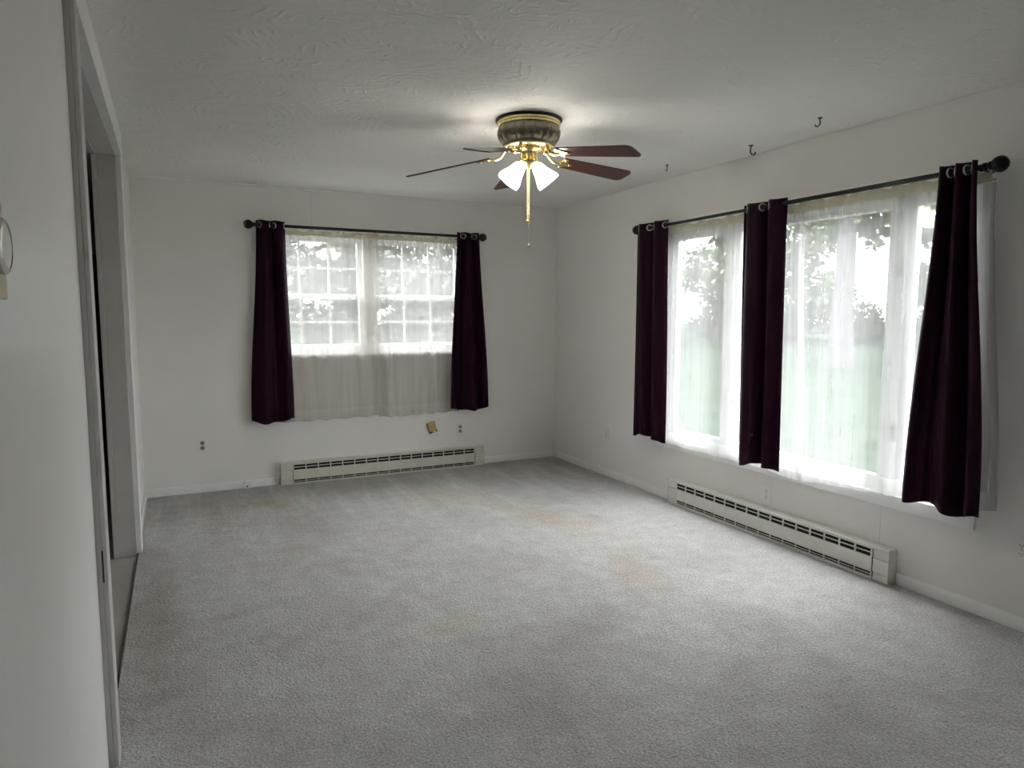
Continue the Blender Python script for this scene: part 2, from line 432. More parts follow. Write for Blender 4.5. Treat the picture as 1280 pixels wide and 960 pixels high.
# right wall with the wide window opening
RY0, RY1, RZ0, RZ1 = 1.92, 4.175, 0.47, 2.05
wr = MB()
wr.box((W, YF-TH, -0.05), (W+TH, RY0, H+0.1)).box((W, RY1, -0.05), (W+TH, D+TH, H+0.1))
wr.box((W, RY0, -0.05), (W+TH, RY1, RZ0)).box((W, RY0, RZ1), (W+TH, RY1, H+0.1))
struct('wall_right', wr, 'wall_right')
# back wall with the double sash window opening
BX0, BX1, BZ0, BZ1 = 0.90, 2.67, 1.085, 2.085
wb = MB()
wb.box((-0.0, D, -0.05), (BX0, D+TH, H+0.1)).box((BX1, D, -0.05), (W, D+TH, H+0.1))
wb.box((BX0, D, -0.05), (BX1, D+TH, BZ0)).box((BX0, D, BZ1), (BX1, D+TH, H+0.1))
struct('wall_back', wb, 'wall')
# left wall with the doorway opening
LY0, LY1, LZ = 2.40, 4.52, 2.318
WL = 0.112
wl = MB()
wl.box((-WL, YF, -0.05), (0.02, LY0, H+0.1))
struct('wall_left', wl, 'wall_satin')
wl = MB()
wl.box((-WL, LY1, -0.05), (0, D+TH, H+0.1)).box((-WL, LY0, LZ), (0, LY1, H+0.1))
struct('wall_left', wl, 'wall')
# wall behind the camera
struct('wall_front', bx((-WL, YF-TH, -0.05), (W, YF, H+0.1)), 'wall')

# baseboards
BH = 0.064
def baseboard(name, a, b):
    struct(name, MB().box(a, b, 0.005, seg=2), 'trim', True)
baseboard('baseboard_back', (0.0, D-0.013, -0.004), (0.99, D, BH))
baseboard('baseboard_back', (2.842, D-0.013, -0.004), (W, D, BH))
baseboard('baseboard_right', (W-0.013, YF, -0.004), (W, 2.225, BH))
baseboard('baseboard_right', (W-0.013, 4.035, -0.004), (W, D-0.013, BH))
baseboard('baseboard_left', (0.0, 4.61, -0.004), (0.013, D-0.013, BH))
# thin caulked cove where the back wall meets the ceiling
struct('trim_ceiling', MB().tube([(0.0, D-0.004, H-0.004), (W, D-0.004, H-0.004)], 0.010, 8), 'trim', True)

# ------------------------------------------------------------------ doorway on the left
d1 = setting('door_1', (0, 2.6, 0))
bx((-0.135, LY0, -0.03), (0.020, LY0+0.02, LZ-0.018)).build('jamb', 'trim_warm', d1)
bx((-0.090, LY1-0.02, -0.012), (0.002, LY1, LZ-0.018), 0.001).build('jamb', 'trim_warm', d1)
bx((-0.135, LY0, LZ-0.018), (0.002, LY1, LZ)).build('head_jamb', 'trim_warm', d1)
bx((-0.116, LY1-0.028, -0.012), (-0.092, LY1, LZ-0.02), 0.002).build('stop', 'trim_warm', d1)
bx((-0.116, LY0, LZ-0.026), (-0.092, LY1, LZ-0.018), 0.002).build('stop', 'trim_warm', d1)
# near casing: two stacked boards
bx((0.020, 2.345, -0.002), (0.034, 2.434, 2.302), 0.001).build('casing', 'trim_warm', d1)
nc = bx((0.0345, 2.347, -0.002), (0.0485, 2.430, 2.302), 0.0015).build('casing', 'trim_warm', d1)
MB().box((0.033, 2.3455, 0.60), (0.0385, 2.3475, 0.70), 0.0005).build('paint_chip', 'chip', nc)
# far casing and head casing (slightly out of true along its length)
bx((0.0, 4.508, 0.0), (0.030, 4.60, 2.302), 0.003).build('casing', 'trim', d1)
MB().add([(0.0, 2.345, 2.302), (0.050, 2.345, 2.302), (0.032, 4.60, 2.302), (0.0, 4.60, 2.302),
          (0.0, 2.345, H-0.001), (0.050, 2.345, H-0.001), (0.032, 4.60, H-0.001), (0.0, 4.60, H-0.001)],
         [(0, 1, 2, 3), (4, 5, 6, 7), (0, 1, 5, 4), (1, 2, 6, 5), (2, 3, 7, 6), (3, 0, 4, 7)]).build('head_casing', 'trim', d1)
# hall beyond
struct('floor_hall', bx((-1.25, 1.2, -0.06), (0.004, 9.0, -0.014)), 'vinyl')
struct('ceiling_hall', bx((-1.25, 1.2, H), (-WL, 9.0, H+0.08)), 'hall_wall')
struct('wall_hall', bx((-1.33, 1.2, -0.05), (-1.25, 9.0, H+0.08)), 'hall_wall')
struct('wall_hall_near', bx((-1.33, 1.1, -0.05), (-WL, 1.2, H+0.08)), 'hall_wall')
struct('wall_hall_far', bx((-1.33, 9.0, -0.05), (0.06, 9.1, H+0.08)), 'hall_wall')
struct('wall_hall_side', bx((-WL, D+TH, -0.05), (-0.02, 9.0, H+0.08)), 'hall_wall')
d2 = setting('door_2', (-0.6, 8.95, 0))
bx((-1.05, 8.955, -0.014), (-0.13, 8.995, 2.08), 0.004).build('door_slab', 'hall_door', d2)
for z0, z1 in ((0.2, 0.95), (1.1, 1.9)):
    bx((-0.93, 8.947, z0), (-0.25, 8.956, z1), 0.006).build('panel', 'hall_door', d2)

# ------------------------------------------------------------------ picture window in the right wall
w1 = setting('window_1', (W, 3.05, RZ0))
CW = 0.068
def casing_pieces(P, a0, a1, z0, z1, cw, parent, thick=0.016):
    """mitred picture-frame casing on a wall; P maps (along, off, up)"""
    quads = [((a0-cw, z0-cw), (a1+cw, z0-cw), (a1, z0), (a0, z0)), ((a0, z1), (a1, z1), (a1+cw, z1+cw), (a0-cw, z1+cw)),
             ((a0-cw, z0-cw), (a0, z0), (a0, z1), (a0-cw, z1+cw)), ((a1, z0), (a1+cw, z0-cw), (a1+cw, z1+cw), (a1, z1))]
    for q in quads:
        cx = sum(p[0] for p in q)/4; cz = sum(p[1] for p in q)/4
        sh = [(p[0]+(cx-p[0])*0.0, p[1]) for p in q]
        vs = [P(a, 0.0, z) for a, z in sh] + [P(a, thick, z) for a, z in sh]
        MB().add(vs, [(0, 1, 2, 3), (4, 5, 6, 7), (0, 1, 5, 4), (1, 2, 6, 5), (2, 3, 7, 6), (3, 0, 4, 7)]).build('casing', 'trim', parent)
casing_pieces(PR, RY0, RY1, RZ0, RZ1, CW, w1)
def rframe(y0, y1, z0, z1, x0=0.02, x1=0.10):
    return bx((W+x0, y0, z0), (W+x1, y1, z1), 0.003)
rframe(RY0, RY0+0.045, RZ0, RZ1).build('window_frame', 'vinyl_white', w1)
rframe(RY1-0.045, RY1, RZ0, RZ1).build('window_frame', 'vinyl_white', w1)
rframe(RY0+0.045, RY1-0.045, RZ0, RZ0+0.04).build('window_frame', 'vinyl_white', w1)
rframe(RY0+0.045, RY1-0.045, RZ1-0.04, RZ1).build('window_frame', 'vinyl_white', w1)
MULL = (2.325, 3.53)
for y in MULL: rframe(y-0.035, y+0.035, RZ0+0.04, RZ1-0.04, 0.015, 0.105).build('mullion', 'vinyl_white', w1)
for y0, y1 in ((RY0+0.045, MULL[0]-0.035), (MULL[0]+0.035, MULL[1]-0.035), (MULL[1]+0.035, RY1-0.045)):
    sw = 0.038
    z0, z1 = RZ0+0.04, RZ1-0.04
    sash = MB()
    for a, b, c, d in ((y0, y0+sw, z0, z1), (y1-sw, y1, z0, z1), (y0+sw, y1-sw, z0, z0+sw), (y0+sw, y1-sw, z1-sw, z1)):
        sash.box((W+0.03, a, c), (W+0.075, b, d), 0.003)
    so = sash.build('sash', 'vinyl_white', w1)
    bx((W+0.05, y0+sw, z0+sw), (W+0.055, y1-sw, z1-sw)).build('pane', 'glass', so)
for z in (1.65, 0.80):      # casement latches on the near mullion
    l = bx((W-0.004, 2.285, z-0.045), (W+0.016, 2.325, z+0.045), 0.004).build('latch', 'steel', w1)
    bx((W-0.018, 2.297, z-0.01), (W-0.004, 2.312, z+0.05), 0.003).build('lever', 'steel', l)

# ------------------------------------------------------------------ double sash window in the back wall
w2 = setting('window_2', (1.78, D, BZ0))
casing_pieces(PB, BX0, BX1, BZ0, BZ1, 0.062, w2)
bx((BX0-0.08, D-0.034, BZ0-0.028), (BX1+0.08, D+0.02, BZ0+0.002), 0.004).build('sill', 'trim', w2)
def bframe(x0, x1, z0, z1, y0=0.02, y1=0.11):
    return bx((x0, D+y0, z0), (x1, D+y1, z1), 0.003)
bframe(BX0, BX0+0.035, BZ0, BZ1).build('window_frame', 'vinyl_white', w2)
bframe(BX1-0.035, BX1, BZ0, BZ1).build('window_frame', 'vinyl_white', w2)
bframe(BX0+0.035, BX1-0.035, BZ0, BZ0+0.03).build('window_frame', 'vinyl_white', w2)
bframe(BX0+0.035, BX1-0.035, BZ1-0.025, BZ1).build('window_frame', 'vinyl_white', w2)
bframe(1.735, 1.825, BZ0+0.03, BZ1-0.025, 0.005, 0.115).build('mullion', 'vinyl_white', w2)
for x0, x1 in ((BX0+0.035, 1.735), (1.825, BX1-0.035)):
    for yy, z0, z1 in ((0.075, 1.545, BZ1-0.025), (0.035, BZ0+0.03, 1.58)):
        s = 0.036
        sash = MB()
        for a, b, c, d in ((x0, x0+s, z0, z1), (x1-s, x1, z0, z1), (x0+s, x1-s, z0, z0+s+0.008), (x0+s, x1-s, z1-s, z1)):
            sash.box((a, D+yy, c), (b, D+yy+0.034, d), 0.003)
        so = sash.build('sash', 'vinyl_white', w2)
        gx0, gx1, gz0, gz1 = x0+s, x1-s, z0+s+0.008, z1-s
        bx((gx0, D+yy+0.016, gz0), (gx1, D+yy+0.02, gz1)).build('pane', 'glass', so)
        for k in (1, 2):
            xm = gx0+(gx1-gx0)*k/3
            bx((xm-0.008, D+yy+0.008, gz0), (xm+0.008, D+yy+0.015, gz1)).build('muntin', 'vinyl_white', so)
        zm = (gz0+gz1)/2
        bx((gx0, D+yy+0.007, zm-0.008), (gx1, D+yy+0.0155, zm+0.008)).build('muntin', 'vinyl_white', so)

# ------------------------------------------------------------------ curtain rods
def curtain_rod(P, a0, a1, z, off, brackets, label, joint=None):
    base = P((a0+a1)/2, off, z)
    t = thing('curtain_rod', label, 'curtain rod', base, absolute=True)
    n0, n1 = P(a0, off, z), P(a1, off, z)
    if joint is None:
        MB().tube([n0, n1], 0.0125, 14).build('pole', 'black_metal', t, True)
    else:
        MB().tube([n0, P(joint, off, z)], 0.0125, 14).build('pole', 'black_metal', t, True)
        MB().tube([P(joint, off, z), n1], 0.0105, 14).build('pole', 'black_metal', t, True)
    for p, q in ((n0, n1), (n1, n0)):
        d = (p-q).normalized()
        rot = d.to_track_quat('Z', 'Y').to_matrix().to_4x4(); mt = Matrix.Translation(p) @ rot
        prof = [(0.0, -0.004), (0.017, -0.004), (0.017, 0.008), (0.011, 0.012), (0.011, 0.018), (0.019, 0.022), (0.019, 0.028), (0.013, 0.031)]
        prof += [(max(0.0005, 0.036*math.sin(x)), 0.064-0.036*math.cos(x)) for x in [0.36+i*(math.pi-0.36)/12 for i in range(13)]]
        MB().lathe(prof, 24, mt).build('finial', 'black_metal', t, True)
    for a in brackets:
        b = MB(); c = P(a, 0.0, z-0.012); e = P(a, off, z-0.012)
        b.tube([c, e], 0.005, 8)
        b.tube([P(a, off+0.016, z), P(a, off+0.012, z-0.012), P(a, off, z-0.017), P(a, off-0.012, z-0.012), P(a, off-0.016, z)], 0.004, 8)
        b.lathe([(0.0, 0), (0.018, 0), (0.016, 0.006), (0.0, 0.006)], 16, Matrix.Translation(c) @ (e-c).to_track_quat('Z', 'Y').to_matrix().to_4x4())
        b.build('bracket', 'black_metal', t, True)
    return t
curtain_rod(PB, 0.872, 2.746, 2.117, 0.10, (0.935, 2.70), 'short black rod with ball finials above the double sash window')
curtain_rod(PR, 1.862, 4.352, 2.076, 0.112, (1.876, 3.12, 4.32), 'long black rod with ball finials over the wide picture window', 3.1)

# ------------------------------------------------------------------ plum grommet curtains
def ss(x): x = max(0.0, min(1.0, x)); return x*x*(3-2*x)
def lerp(a, b, t): return a+(b-a)*t
DUTY = 0.72
def fold(x):
    t = x - math.floor(x)
    return math.sin(math.pi*t/DUTY) if t < DUTY else -math.sin(math.pi*(t-DUTY)/(1-DUTY))
def curtain(P, top, bot, zt, zb, rodz, off, nw, label, seed, amp=(0.034, 0.04), flare=1.0, show=None, hem=0.018, ph=0.0):
    rnd = random.Random(seed)
    p1, p2, p3 = (rnd.uniform(0, 6.28) for _ in range(3))
    t = thing('plum_curtain', label, 'curtain', P((bot[0]+bot[1])/2, off, zb), absolute=True, group='plum grommet curtains')
    def fn(u, s):
        sf = ss(s)**flare
        a = lerp(lerp(top[0], top[1], u), lerp(bot[0], bot[1], u), sf)
        uw = u + 0.035*s*math.sin(5*u+p1)
        w = fold(nw*uw + ph)
        am = lerp(amp[0], amp[1], s)*(1+0.25*math.sin(3.1*u+p2)*s)
        d = off + am*w + 0.010*s*math.sin(2*math.pi*nw*1.7*u+p3)
        a += 0.010*s*math.sin(2*math.pi*nw*u*0.5+p2+2*s)
        z = lerp(zt, zb, s)
        z += (1-s)*0.004*math.cos(2*math.pi*(nw*u+ph))
        z += s**6*hem*(math.sin(2*math.pi*nw*uw*0.5+p3)*0.7 + 0.4*math.sin(13*u+p1))
        return P(a, max(d, 0.026), z)
    MB().grid(fn, int(nw*32), 36).build('cloth', 'plum', t, True, solid=0.004)
    # header band fold and hem as stitched bands on the cloth
    k = 0
    for i in range(-2, int(2*nw)+4):
        u = (i//2 + (DUTY if i % 2 else 0.0) - ph)/nw
        if not 0.03 < u < 0.97: continue
        c = fn(u, (zt-rodz)/(zt-zb)); e = fn(u+0.006, (zt-rodz)/(zt-zb))
        tan = (e-c).normalized(); nrm = tan.cross(Vector((0, 0, 1))).normalized()
        mt = Matrix.Translation(P((c-P(0, 0, 0)).x if P is PB else c.y, off, rodz)) @ nrm.to_track_quat('Z', 'Y').to_matrix().to_4x4()
        prof = [(0.0205+0.0055*math.cos(x), 0.0045*math.sin(x)) for x in [j*math.pi/4 for j in range(9)]]
        MB().lathe(prof, 24, mt).build('grommet', 'steel', t, True)
    return t
curtain(PB, (0.868, 1.085), (0.792, 1.125), 2.153, 0.548, 2.117, 0.10, 2.0, 'plum curtain hanging at the left of the double sash window', 3, amp=(0.030, 0.026), ph=0.78)
curtain(PB, (2.548, 2.762), (2.468, 2.842), 2.150, 0.548, 2.117, 0.10, 2.0, 'plum curtain at the double sash window, on the corner side', 8, amp=(0.030, 0.026), ph=0.3, flare=0.8)
curtain(PR, (4.43, 4.06), (4.425, 4.03), 2.113, 0.470, 2.076, 0.112, 2.0, 'plum curtain at the picture window end nearest the room corner', 5, amp=(0.030, 0.026), ph=0.78)
curtain(PR, (3.31, 2.965), (3.30, 2.945), 2.108, 0.470, 2.076, 0.112, 2.0, 'plum curtain hanging in the middle of the wide picture window', 7, amp=(0.030, 0.026), ph=0.76)
curtain(PR, (2.055, 1.878), (2.150, 1.768), 2.110, 0.490, 2.076, 0.112, 2.4, 'plum curtain flaring wide at the bottom, above the electrical outlet end', 11, amp=(0.030, 0.028), ph=0.1, flare=0.9)

# ------------------------------------------------------------------ sheers
def sheer_rod(P, a0, a1, z, off, label):
    t = thing('sheer_rod', label, 'curtain rod', P((a0+a1)/2, off, z), absolute=True)
    m_ = MB(); e = 0.006
    m_.add([P(a0, off-0.003, z-e), P(a1, off-0.003, z-e), P(a1, off+0.003, z-e), P(a0, off+0.003, z-e),
            P(a0, off-0.003, z+e), P(a1, off-0.003, z+e), P(a1, off+0.003, z+e), P(a0, off+0.003, z+e)],
           [(0, 1, 2, 3), (4, 5, 6, 7), (0, 1, 5, 4), (1, 2, 6, 5), (2, 3, 7, 6), (3, 0, 4, 7)])
    m_.build('bar', 'rod_white', t)
    for a, s in ((a0, 1), (a1, -1)):
        MB().tube([P(a, 0.016, z), P(a, off, z)], 0.005, 8).build('return', 'rod_white', t)
sheer_rod(PB, 0.88, 2.69, 2.066, 0.046, 'thin white sash rod carrying the sheers of the double sash window')
sheer_rod(PR, 1.865, 4.24, 2.030, 0.052, 'thin white sash rod carrying the sheers of the picture window')

def sheer(P, top, bot, zrod, zhead, zb, off, nw, label, seed, amp=0.009, mat='sheer', wrap=None, edges=True, lift=0.0, hemh=0.092, tilt=0.0):
    rnd = random.Random(seed)
    ks = [(rnd.uniform(0.6, 1.6)*nw, rnd.uniform(0, 6.28), rnd.uniform(0.5, 1.0)) for _ in range(4)]
    tot = sum(k[2] for k in ks)
    p1 = rnd.uniform(0, 6.28)
    t = thing('sheer_curtain', label, 'curtain', P((bot[0]+bot[1])/2, off, zb), absolute=True, group='sheer curtains')
    def pos(u, z, extra=0.0):
        s = (zrod-z)/(zrod-zb); sc = max(0.0, min(1.0, s))
        a = lerp(lerp(top[0], top[1], u), lerp(bot[0], bot[1], u), ss(sc))
        w = sum(k[2]*math.sin(2*math.pi*k[0]*u+k[1]+0.5*sc*math.sin(k[1])) for k in ks)/tot
        fine = 0.003*math.sin(2*math.pi*nw*2.6*u+p1)
        am = amp*(0.25+0.75*ss(sc*1.6))*1.6
        if s < 0: am = amp*0.55; fine *= 1.6
        d = off + am*w + fine*(1-ss(sc*3)) + extra
        d = max(d, 0.019)
        if wrap is not None and (u > wrap): d = max(0.012, d - (u-wrap)/(1-wrap)*(off-0.012)*0.9)
        a += 0.006*sc*math.sin(2*math.pi*nw*0.7*u+p1)
        return P(a, d, z + lift*sc*sc*math.sin(3.0*u+p1) + (0.004*sc**8*math.sin(2*math.pi*nw*u)) + tilt*u*sc)
    nu = int(max(80, nw*36))
    MB().grid(lambda u, s: pos(u, lerp(zrod-0.014, zb, s)), nu, 26).build('cloth', mat, t, False)
    MB().grid(lambda u, s: pos(u, lerp(zb+hemh, zb, s), 0.0025), nu, 3).build('hem', 'sheer_hem', t, False)
    # rod pocket (two layers round the rod) and ruffled heading above it
    pk = MB()
    for sgn in (-1, 1):
        pk.grid(lambda u, s: P(lerp(top[0], top[1], u), off+sgn*(0.006+0.002*math.sin(2*math.pi*nw*2.3*u+sgn)), zrod+0.014-0.028*s), nu, 2)
    pk.build('rod_pocket', 'sheer_head', t, True)
    hd = MB()
    for sgn in (-1, 1):
        hd.grid(lambda u, s: P(lerp(top[0], top[1], u), off+sgn*0.003+(0.007*(1-s)+0.002)*math.sin(2*math.pi*nw*1.9*u+p1+sgn*0.4), lerp(zhead+0.006*math.sin(2*math.pi*nw*1.3*u)+0.004*math.sin(31*u), zrod+0.014, s)), nu, 4)
    hd.build('heading', 'sheer_head', t, True)
    if edges:
        for u0, u1 in ((0.0, 0.022), (0.978, 1.0)):
            MB().grid(lambda u, s: pos(lerp(u0, u1, u), lerp(zrod-0.014, zb, s), 0.003), 3, 26).build('side_hem', 'sheer_hem', t, False)
    return t
sheer(PB, (0.90, 1.845), (0.93, 1.925), 2.066, 2.098, 0.535, 0.046, 6, 'cream sheer covering the left half of the double sash window', 21, mat='sheer_cream', lift=0.008)
sheer(PB, (1.79, 2.66), (1.84, 2.60), 2.066, 2.098, 0.528, 0.046, 6, 'cream sheer covering the right half of the double sash window', 22, mat='sheer_cream', lift=0.008)
sheer(PR, (4.21, 3.13), (4.17, 3.12), 2.030, 2.068, 0.450, 0.052, 6, 'white sheer at the far end of the picture window, towards the room corner', 31, lift=0.006)
sheer(PR, (3.12, 2.87), (3.06, 2.82), 2.030, 2.070, 0.432, 0.050, 3, 'narrow white sheer beside the middle plum curtain', 32, lift=0.004)
sheer(PR, (2.91, 1.860), (2.86, 1.765), 2.030, 2.072, 0.440, 0.056, 7, 'wide white sheer at the near end, passing behind the flaring curtain', 35, lift=0.006, wrap=0.93, tilt=0.075)

# ------------------------------------------------------------------ baseboard heaters
def heater(label, loc, rotz, L, mat):
    t = thing('baseboard_heater', label, 'heater', loc, rotz, 'electric baseboard heaters')
    E_ = 0.098
    bx((0.004, -0.006, 0.004), (L-0.004, -0.0005, 0.180)).build('back_plate', mat, t)
    bx((0.0, -0.069, 0.172), (L, -0.0005, 0.187), 0.003).build('top_cover', mat, t)
    bx((E_-0.02, -0.052, 0.014), (L-E_+0.02, -0.007, 0.171)).build('interior', 'dark', t)
    bx((E_+0.002, -0.064, 0.040), (L-E_-0.002, -0.0565, 0.124), 0.002).build('front_panel', mat, t)
    bx((E_, -0.066, 0.0), (L-E_, -0.052, 0.013), 0.002).build('bottom_rail', mat, t)
    for z, hh_ in ((0.1455, 0.003), (0.0265, 0.0022)): bx((E_, -0.061, z-hh_), (L-E_, -0.0575, z+hh_)).build('louver_bar', mat, t)
    bx((E_, -0.0635, 0.1665), (L-E_, -0.0565, 0.1715)).build('louver_bar', mat, t)
    n = 16
    f1 = bx((-0.004, -0.0655, 0.122), (0.004, -0.0585, 0.170)).mesh('louver_fin', mat)
    f2 = bx((-0.003, -0.0615, 0.011), (0.003, -0.0570, 0.042)).mesh('louver_fin', mat)
    for k in range(n+1):
        x = lerp(E_+0.004, L-E_-0.004, k/n)
        for f in (f1, f2):
            o = link('louver_fin', f, t); o.location = (x, 0, 0)
    for x0, x1, s in ((0, E_-0.0015, 0), (L-E_+0.0015, L, 1)):
        c = bx((x0+0.003, -0.063, 0.046), (x1-0.003 if s else x1, -0.001, 0.120), 0.002).build('end_cap', mat, t)
        bx((x0+0.003, -0.0615, 0.123), (x1-0.003 if s else x1, -0.001, 0.1715), 0.002).build('cap_top', mat, c)
        bx((x0+0.003, -0.058, 0.0), (x1-0.003 if s else x1, -0.001, 0.044), 0.002).build('cap_foot', mat, c)
        bx((x0+0.001 if not s else x1-0.006, -0.0655, 0.0), (x0+0.006 if not s else x1-0.001, -0.001, 0.173), 0.0015).build('end_plate', mat, c)
    return t
heater('cream baseboard heater under the double sash window', (0.995, D, 0.0), 0, 1.842, 'heater')
heater('white baseboard heater under the wide picture window', (W, 4.03, 0.0), R90, 1.80, 'heater_white')

# ------------------------------------------------------------------ outlets and small wall fittings
def outlet(label, loc, rotz, rec, hw=0.036, hh=0.060):
    t = thing('wall_outlet', label, 'outlet', loc, rotz, 'duplex wall outlets')
    bx((-hw, -0.006, -hh), (hw, 0.0, hh), 0.0022).build('cover_plate', 'plate_white', t)
    for z in (0.020, -0.020):
        mt = Matrix.Translation((0, -0.006, z)) @ Matrix.Rotation(math.pi/2, 4, 'X')
        r = MB().lathe([(0.0001, 0.003), (0.0150, 0.003), (0.0165, 0.0018), (0.0165, -0.001)], 24, mt).build('receptacle', rec, t)
        for x, h in ((-0.006, 0.0042), (0.006, 0.0036)):
            bx((x-0.0012, -0.0096, z+0.003-h), (x+0.0012, -0.0085, z+0.003+h)).build('slot', 'slot', r)
        MB().lathe([(0.0001, 0.0), (0.0024, 0.0), (0.0024, -0.001)], 10, Matrix.Translation((0, -0.0096, z-0.0075)) @ Matrix.Rotation(math.pi/2, 4, 'X')).build('slot', 'slot', r)
    MB().lathe([(0.0001, 0.002), (0.0028, 0.0012), (0.003, -0.001)], 12, Matrix.Translation((0, -0.006, 0)) @ Matrix.Rotation(math.pi/2, 4, 'X')).build('screw', 'steel', t)
    return t
outlet('white outlet with olive sockets low on the wall near the doorway', (0.417, D, 0.378), 0, 'recept_brown')
outlet('white outlet with grey sockets beside the tilted tan box', (2.617, D, 0.353), 0, 'recept_grey')
outlet('white outlet between the picture window and its heater', (W, 3.124, 0.273), R90, 'plate_white')
outlet('white outlet by the near end of the picture window, above the baseboard', (W, 1.648, 0.369), R90, 'plate_white')
outlet('white outlet on the bare wall close to the room corner', (W, 4.95, 0.372), R90, 'plate_white')

t = thing('tilted_wall_box', 'small tan open box hanging tilted on the wall above the heater', 'box', (2.336, D, 0.385))
rt_ = Matrix.Rotation(math.radians(-17), 4, 'Y')
MB().box((-0.036, -0.03, -0.030), (0.036, -0.026, 0.052), 0.001, rt_).build('front', 'tan', t)
MB().box((-0.036, -0.026, -0.050), (-0.032, -0.001, 0.052), 0.001, rt_).build('side', 'tan_dark', t)
MB().box((0.032, -0.026, -0.050), (0.036, -0.001, 0.052), 0.001, rt_).build('side', 'tan_dark', t)
MB().box((-0.032, -0.026, 0.048), (0.032, -0.001, 0.052), 0.001, rt_).build('top', 'tan', t)
MB().box((-0.032, -0.006, -0.050), (0.032, -0.001, 0.048), 0, rt_).build('back', 'tan_dark', t)
MB().box((-0.010, -0.034, -0.046), (0.020, -0.024, -0.026), 0.001, rt_).build('tab', 'tan_light', t)

t = thing('telephone_jack', 'small white telephone jack fixed on the baseboard left of the heater', 'jack', (0.738, D-0.013, 0.026))
bx((-0.030, -0.018, -0.026), (0.030, 0.0, 0.032), 0.003).build('housing', 'plate_white', t)
bx((-0.009, -0.0195, -0.014), (0.004, -0.0175, -0.004)).build('socket', 'slot', t)

t = thing('round_thermostat', 'round metal dial thermostat on a beige plate on the near wall', 'thermostat', (0.02, 1.28, 1.515), absolute=True)
bx((0.02, 1.20, 1.437), (0.026, 1.345, 1.590), 0.002).build('back_plate', 'beige', t)
RY = Matrix.Translation((0.026, 1.222, 1.512)) @ Matrix.Rotation(math.pi/2, 4, 'Y')
MB().lathe([(0.0, 0.0), (0.032, 0.0), (0.034, 0.008), (0.034, 0.012)], 40, RY).build('base', 'tan_dark', t, True)
MB().lathe([(0.034, 0.010), (0.039, 0.011), (0.041, 0.016), (0.041, 0.022), (0.038, 0.025), (0.032, 0.026)], 40, RY).build('dial_ring', 'steel', t, True)
MB().lathe([(0.032, 0.025), (0.018, 0.028), (0.0001, 0.029)], 40, RY).build('cover', 'plate_white', t, True)

# ceiling hooks above the picture window
def hook(label, x, y, rz, big=1.0):
    t = thing('ceiling_hook', label, 'hook', (x, y, H), rz, 'ceiling hooks')
    MB().lathe([(0.0001, 0.0), (0.012*big, 0.0), (0.011*big, -0.004), (0.004, -0.007)], 16).build('collar', 'hook', t, True)
    pts = [(0, 0, -0.004), (0, 0, -0.014)]
    pts += [(0.010-0.012*math.cos(q), 0, -0.030-0.014*math.sin(q)*1.0 + 0.004*math.cos(q)) for q in [i*math.pi*1.05/9 for i in range(10)]]
    MB().tube([Vector(p)*big for p in pts], [0.0035*big]*len(pts), 8).build('hook_wire', 'hook', t, True)
    return t
hook('small dark ceiling hook nearest the room corner', 3.331, 3.825, 1.1, 0.9)
h2 = hook('large open ceiling hook with a patched plaster ring, between the two small hooks', 3.437, 3.17, -0.5, 1.25)
MB().lathe([(0.040, 0.0005), (0.046, -0.0015), (0.052, 0.0005)], 28).build('plaster_ring', 'trim', h2, True)
hook('small dark ceiling hook nearest the camera', 3.319, 2.578, 2.4, 1.0)

# ------------------------------------------------------------------ ceiling fan
FX, FY = 1.99, 3.304
fan = thing('ceiling_fan', 'brass and pewter hugger ceiling fan with five cherry blades and lit glass shades', 'ceiling fan', (FX, FY, H))
MB().lathe([(0.0001, 0.0), (0.176, 0.0), (0.177, -0.006), (0.168, -0.012)], 64).build('ceiling_ring', 'bronze', fan, True)
MB().lathe([(0.160, -0.010), (0.1655, -0.012), (0.1665, -0.022), (0.1645, -0.026), (0.1655, -0.030), (0.1645, -0.037), (0.158, -0.040)], 64).build('brass_band', 'brass', fan, True)
def beads():
    b = MB()
    for k in range(72):
        a = 2*math.pi*k/72
        b.box((0.163, -0.003, -0.0315), (0.1675, 0.003, -0.0265), 0.001, Matrix.Rotation(a, 4, 'Z'))
    return b
beads().build('beaded_rim', 'brass', fan, True)
prof = [(0.156, -0.038), (0.162, -0.042), (0.1645, -0.055), (0.1645, -0.075), (0.161, -0.092), (0.154, -0.106), (0.146, -0.116), (0.140, -0.122), (0.138, -0.126), (0.133, -0.138)]
def flute(r, i, an):
    if i in (0, 1, 7, 8, 9): return r
    return r*(1+0.058*(abs(math.sin(an*10))-0.65))
MB().lathe(prof, 224, None, flute).build('motor_housing', 'antique', fan, True)
MB().lathe([(0.133, -0.136), (0.1335, -0.141), (0.128, -0.146), (0.110, -0.147), (0.08, -0.149), (0.06, -0.149)], 64).build('lower_flange', 'brass', fan, True)
MB().lathe([(0.085, -0.147), (0.085, -0.158), (0.050, -0.163), (0.046, -0.170), (0.046, -0.205), (0.050, -0.210), (0.048, -0.222), (0.036, -0.234), (0.020, -0.243), (0.010, -0.252), (0.0001, -0.255)], 40).build('switch_hub', 'brass', fan, True)
for k in range(10):                                     # bolts under the motor
    a = 2*math.pi*k/10+0.2
    MB().lathe([(0.0001, -0.156), (0.005, -0.156), (0.005, -0.146)], 8, Matrix.Translation((0.105*math.cos(a), 0.105*math.sin(a), 0))).build('bolt', 'brass', fan)

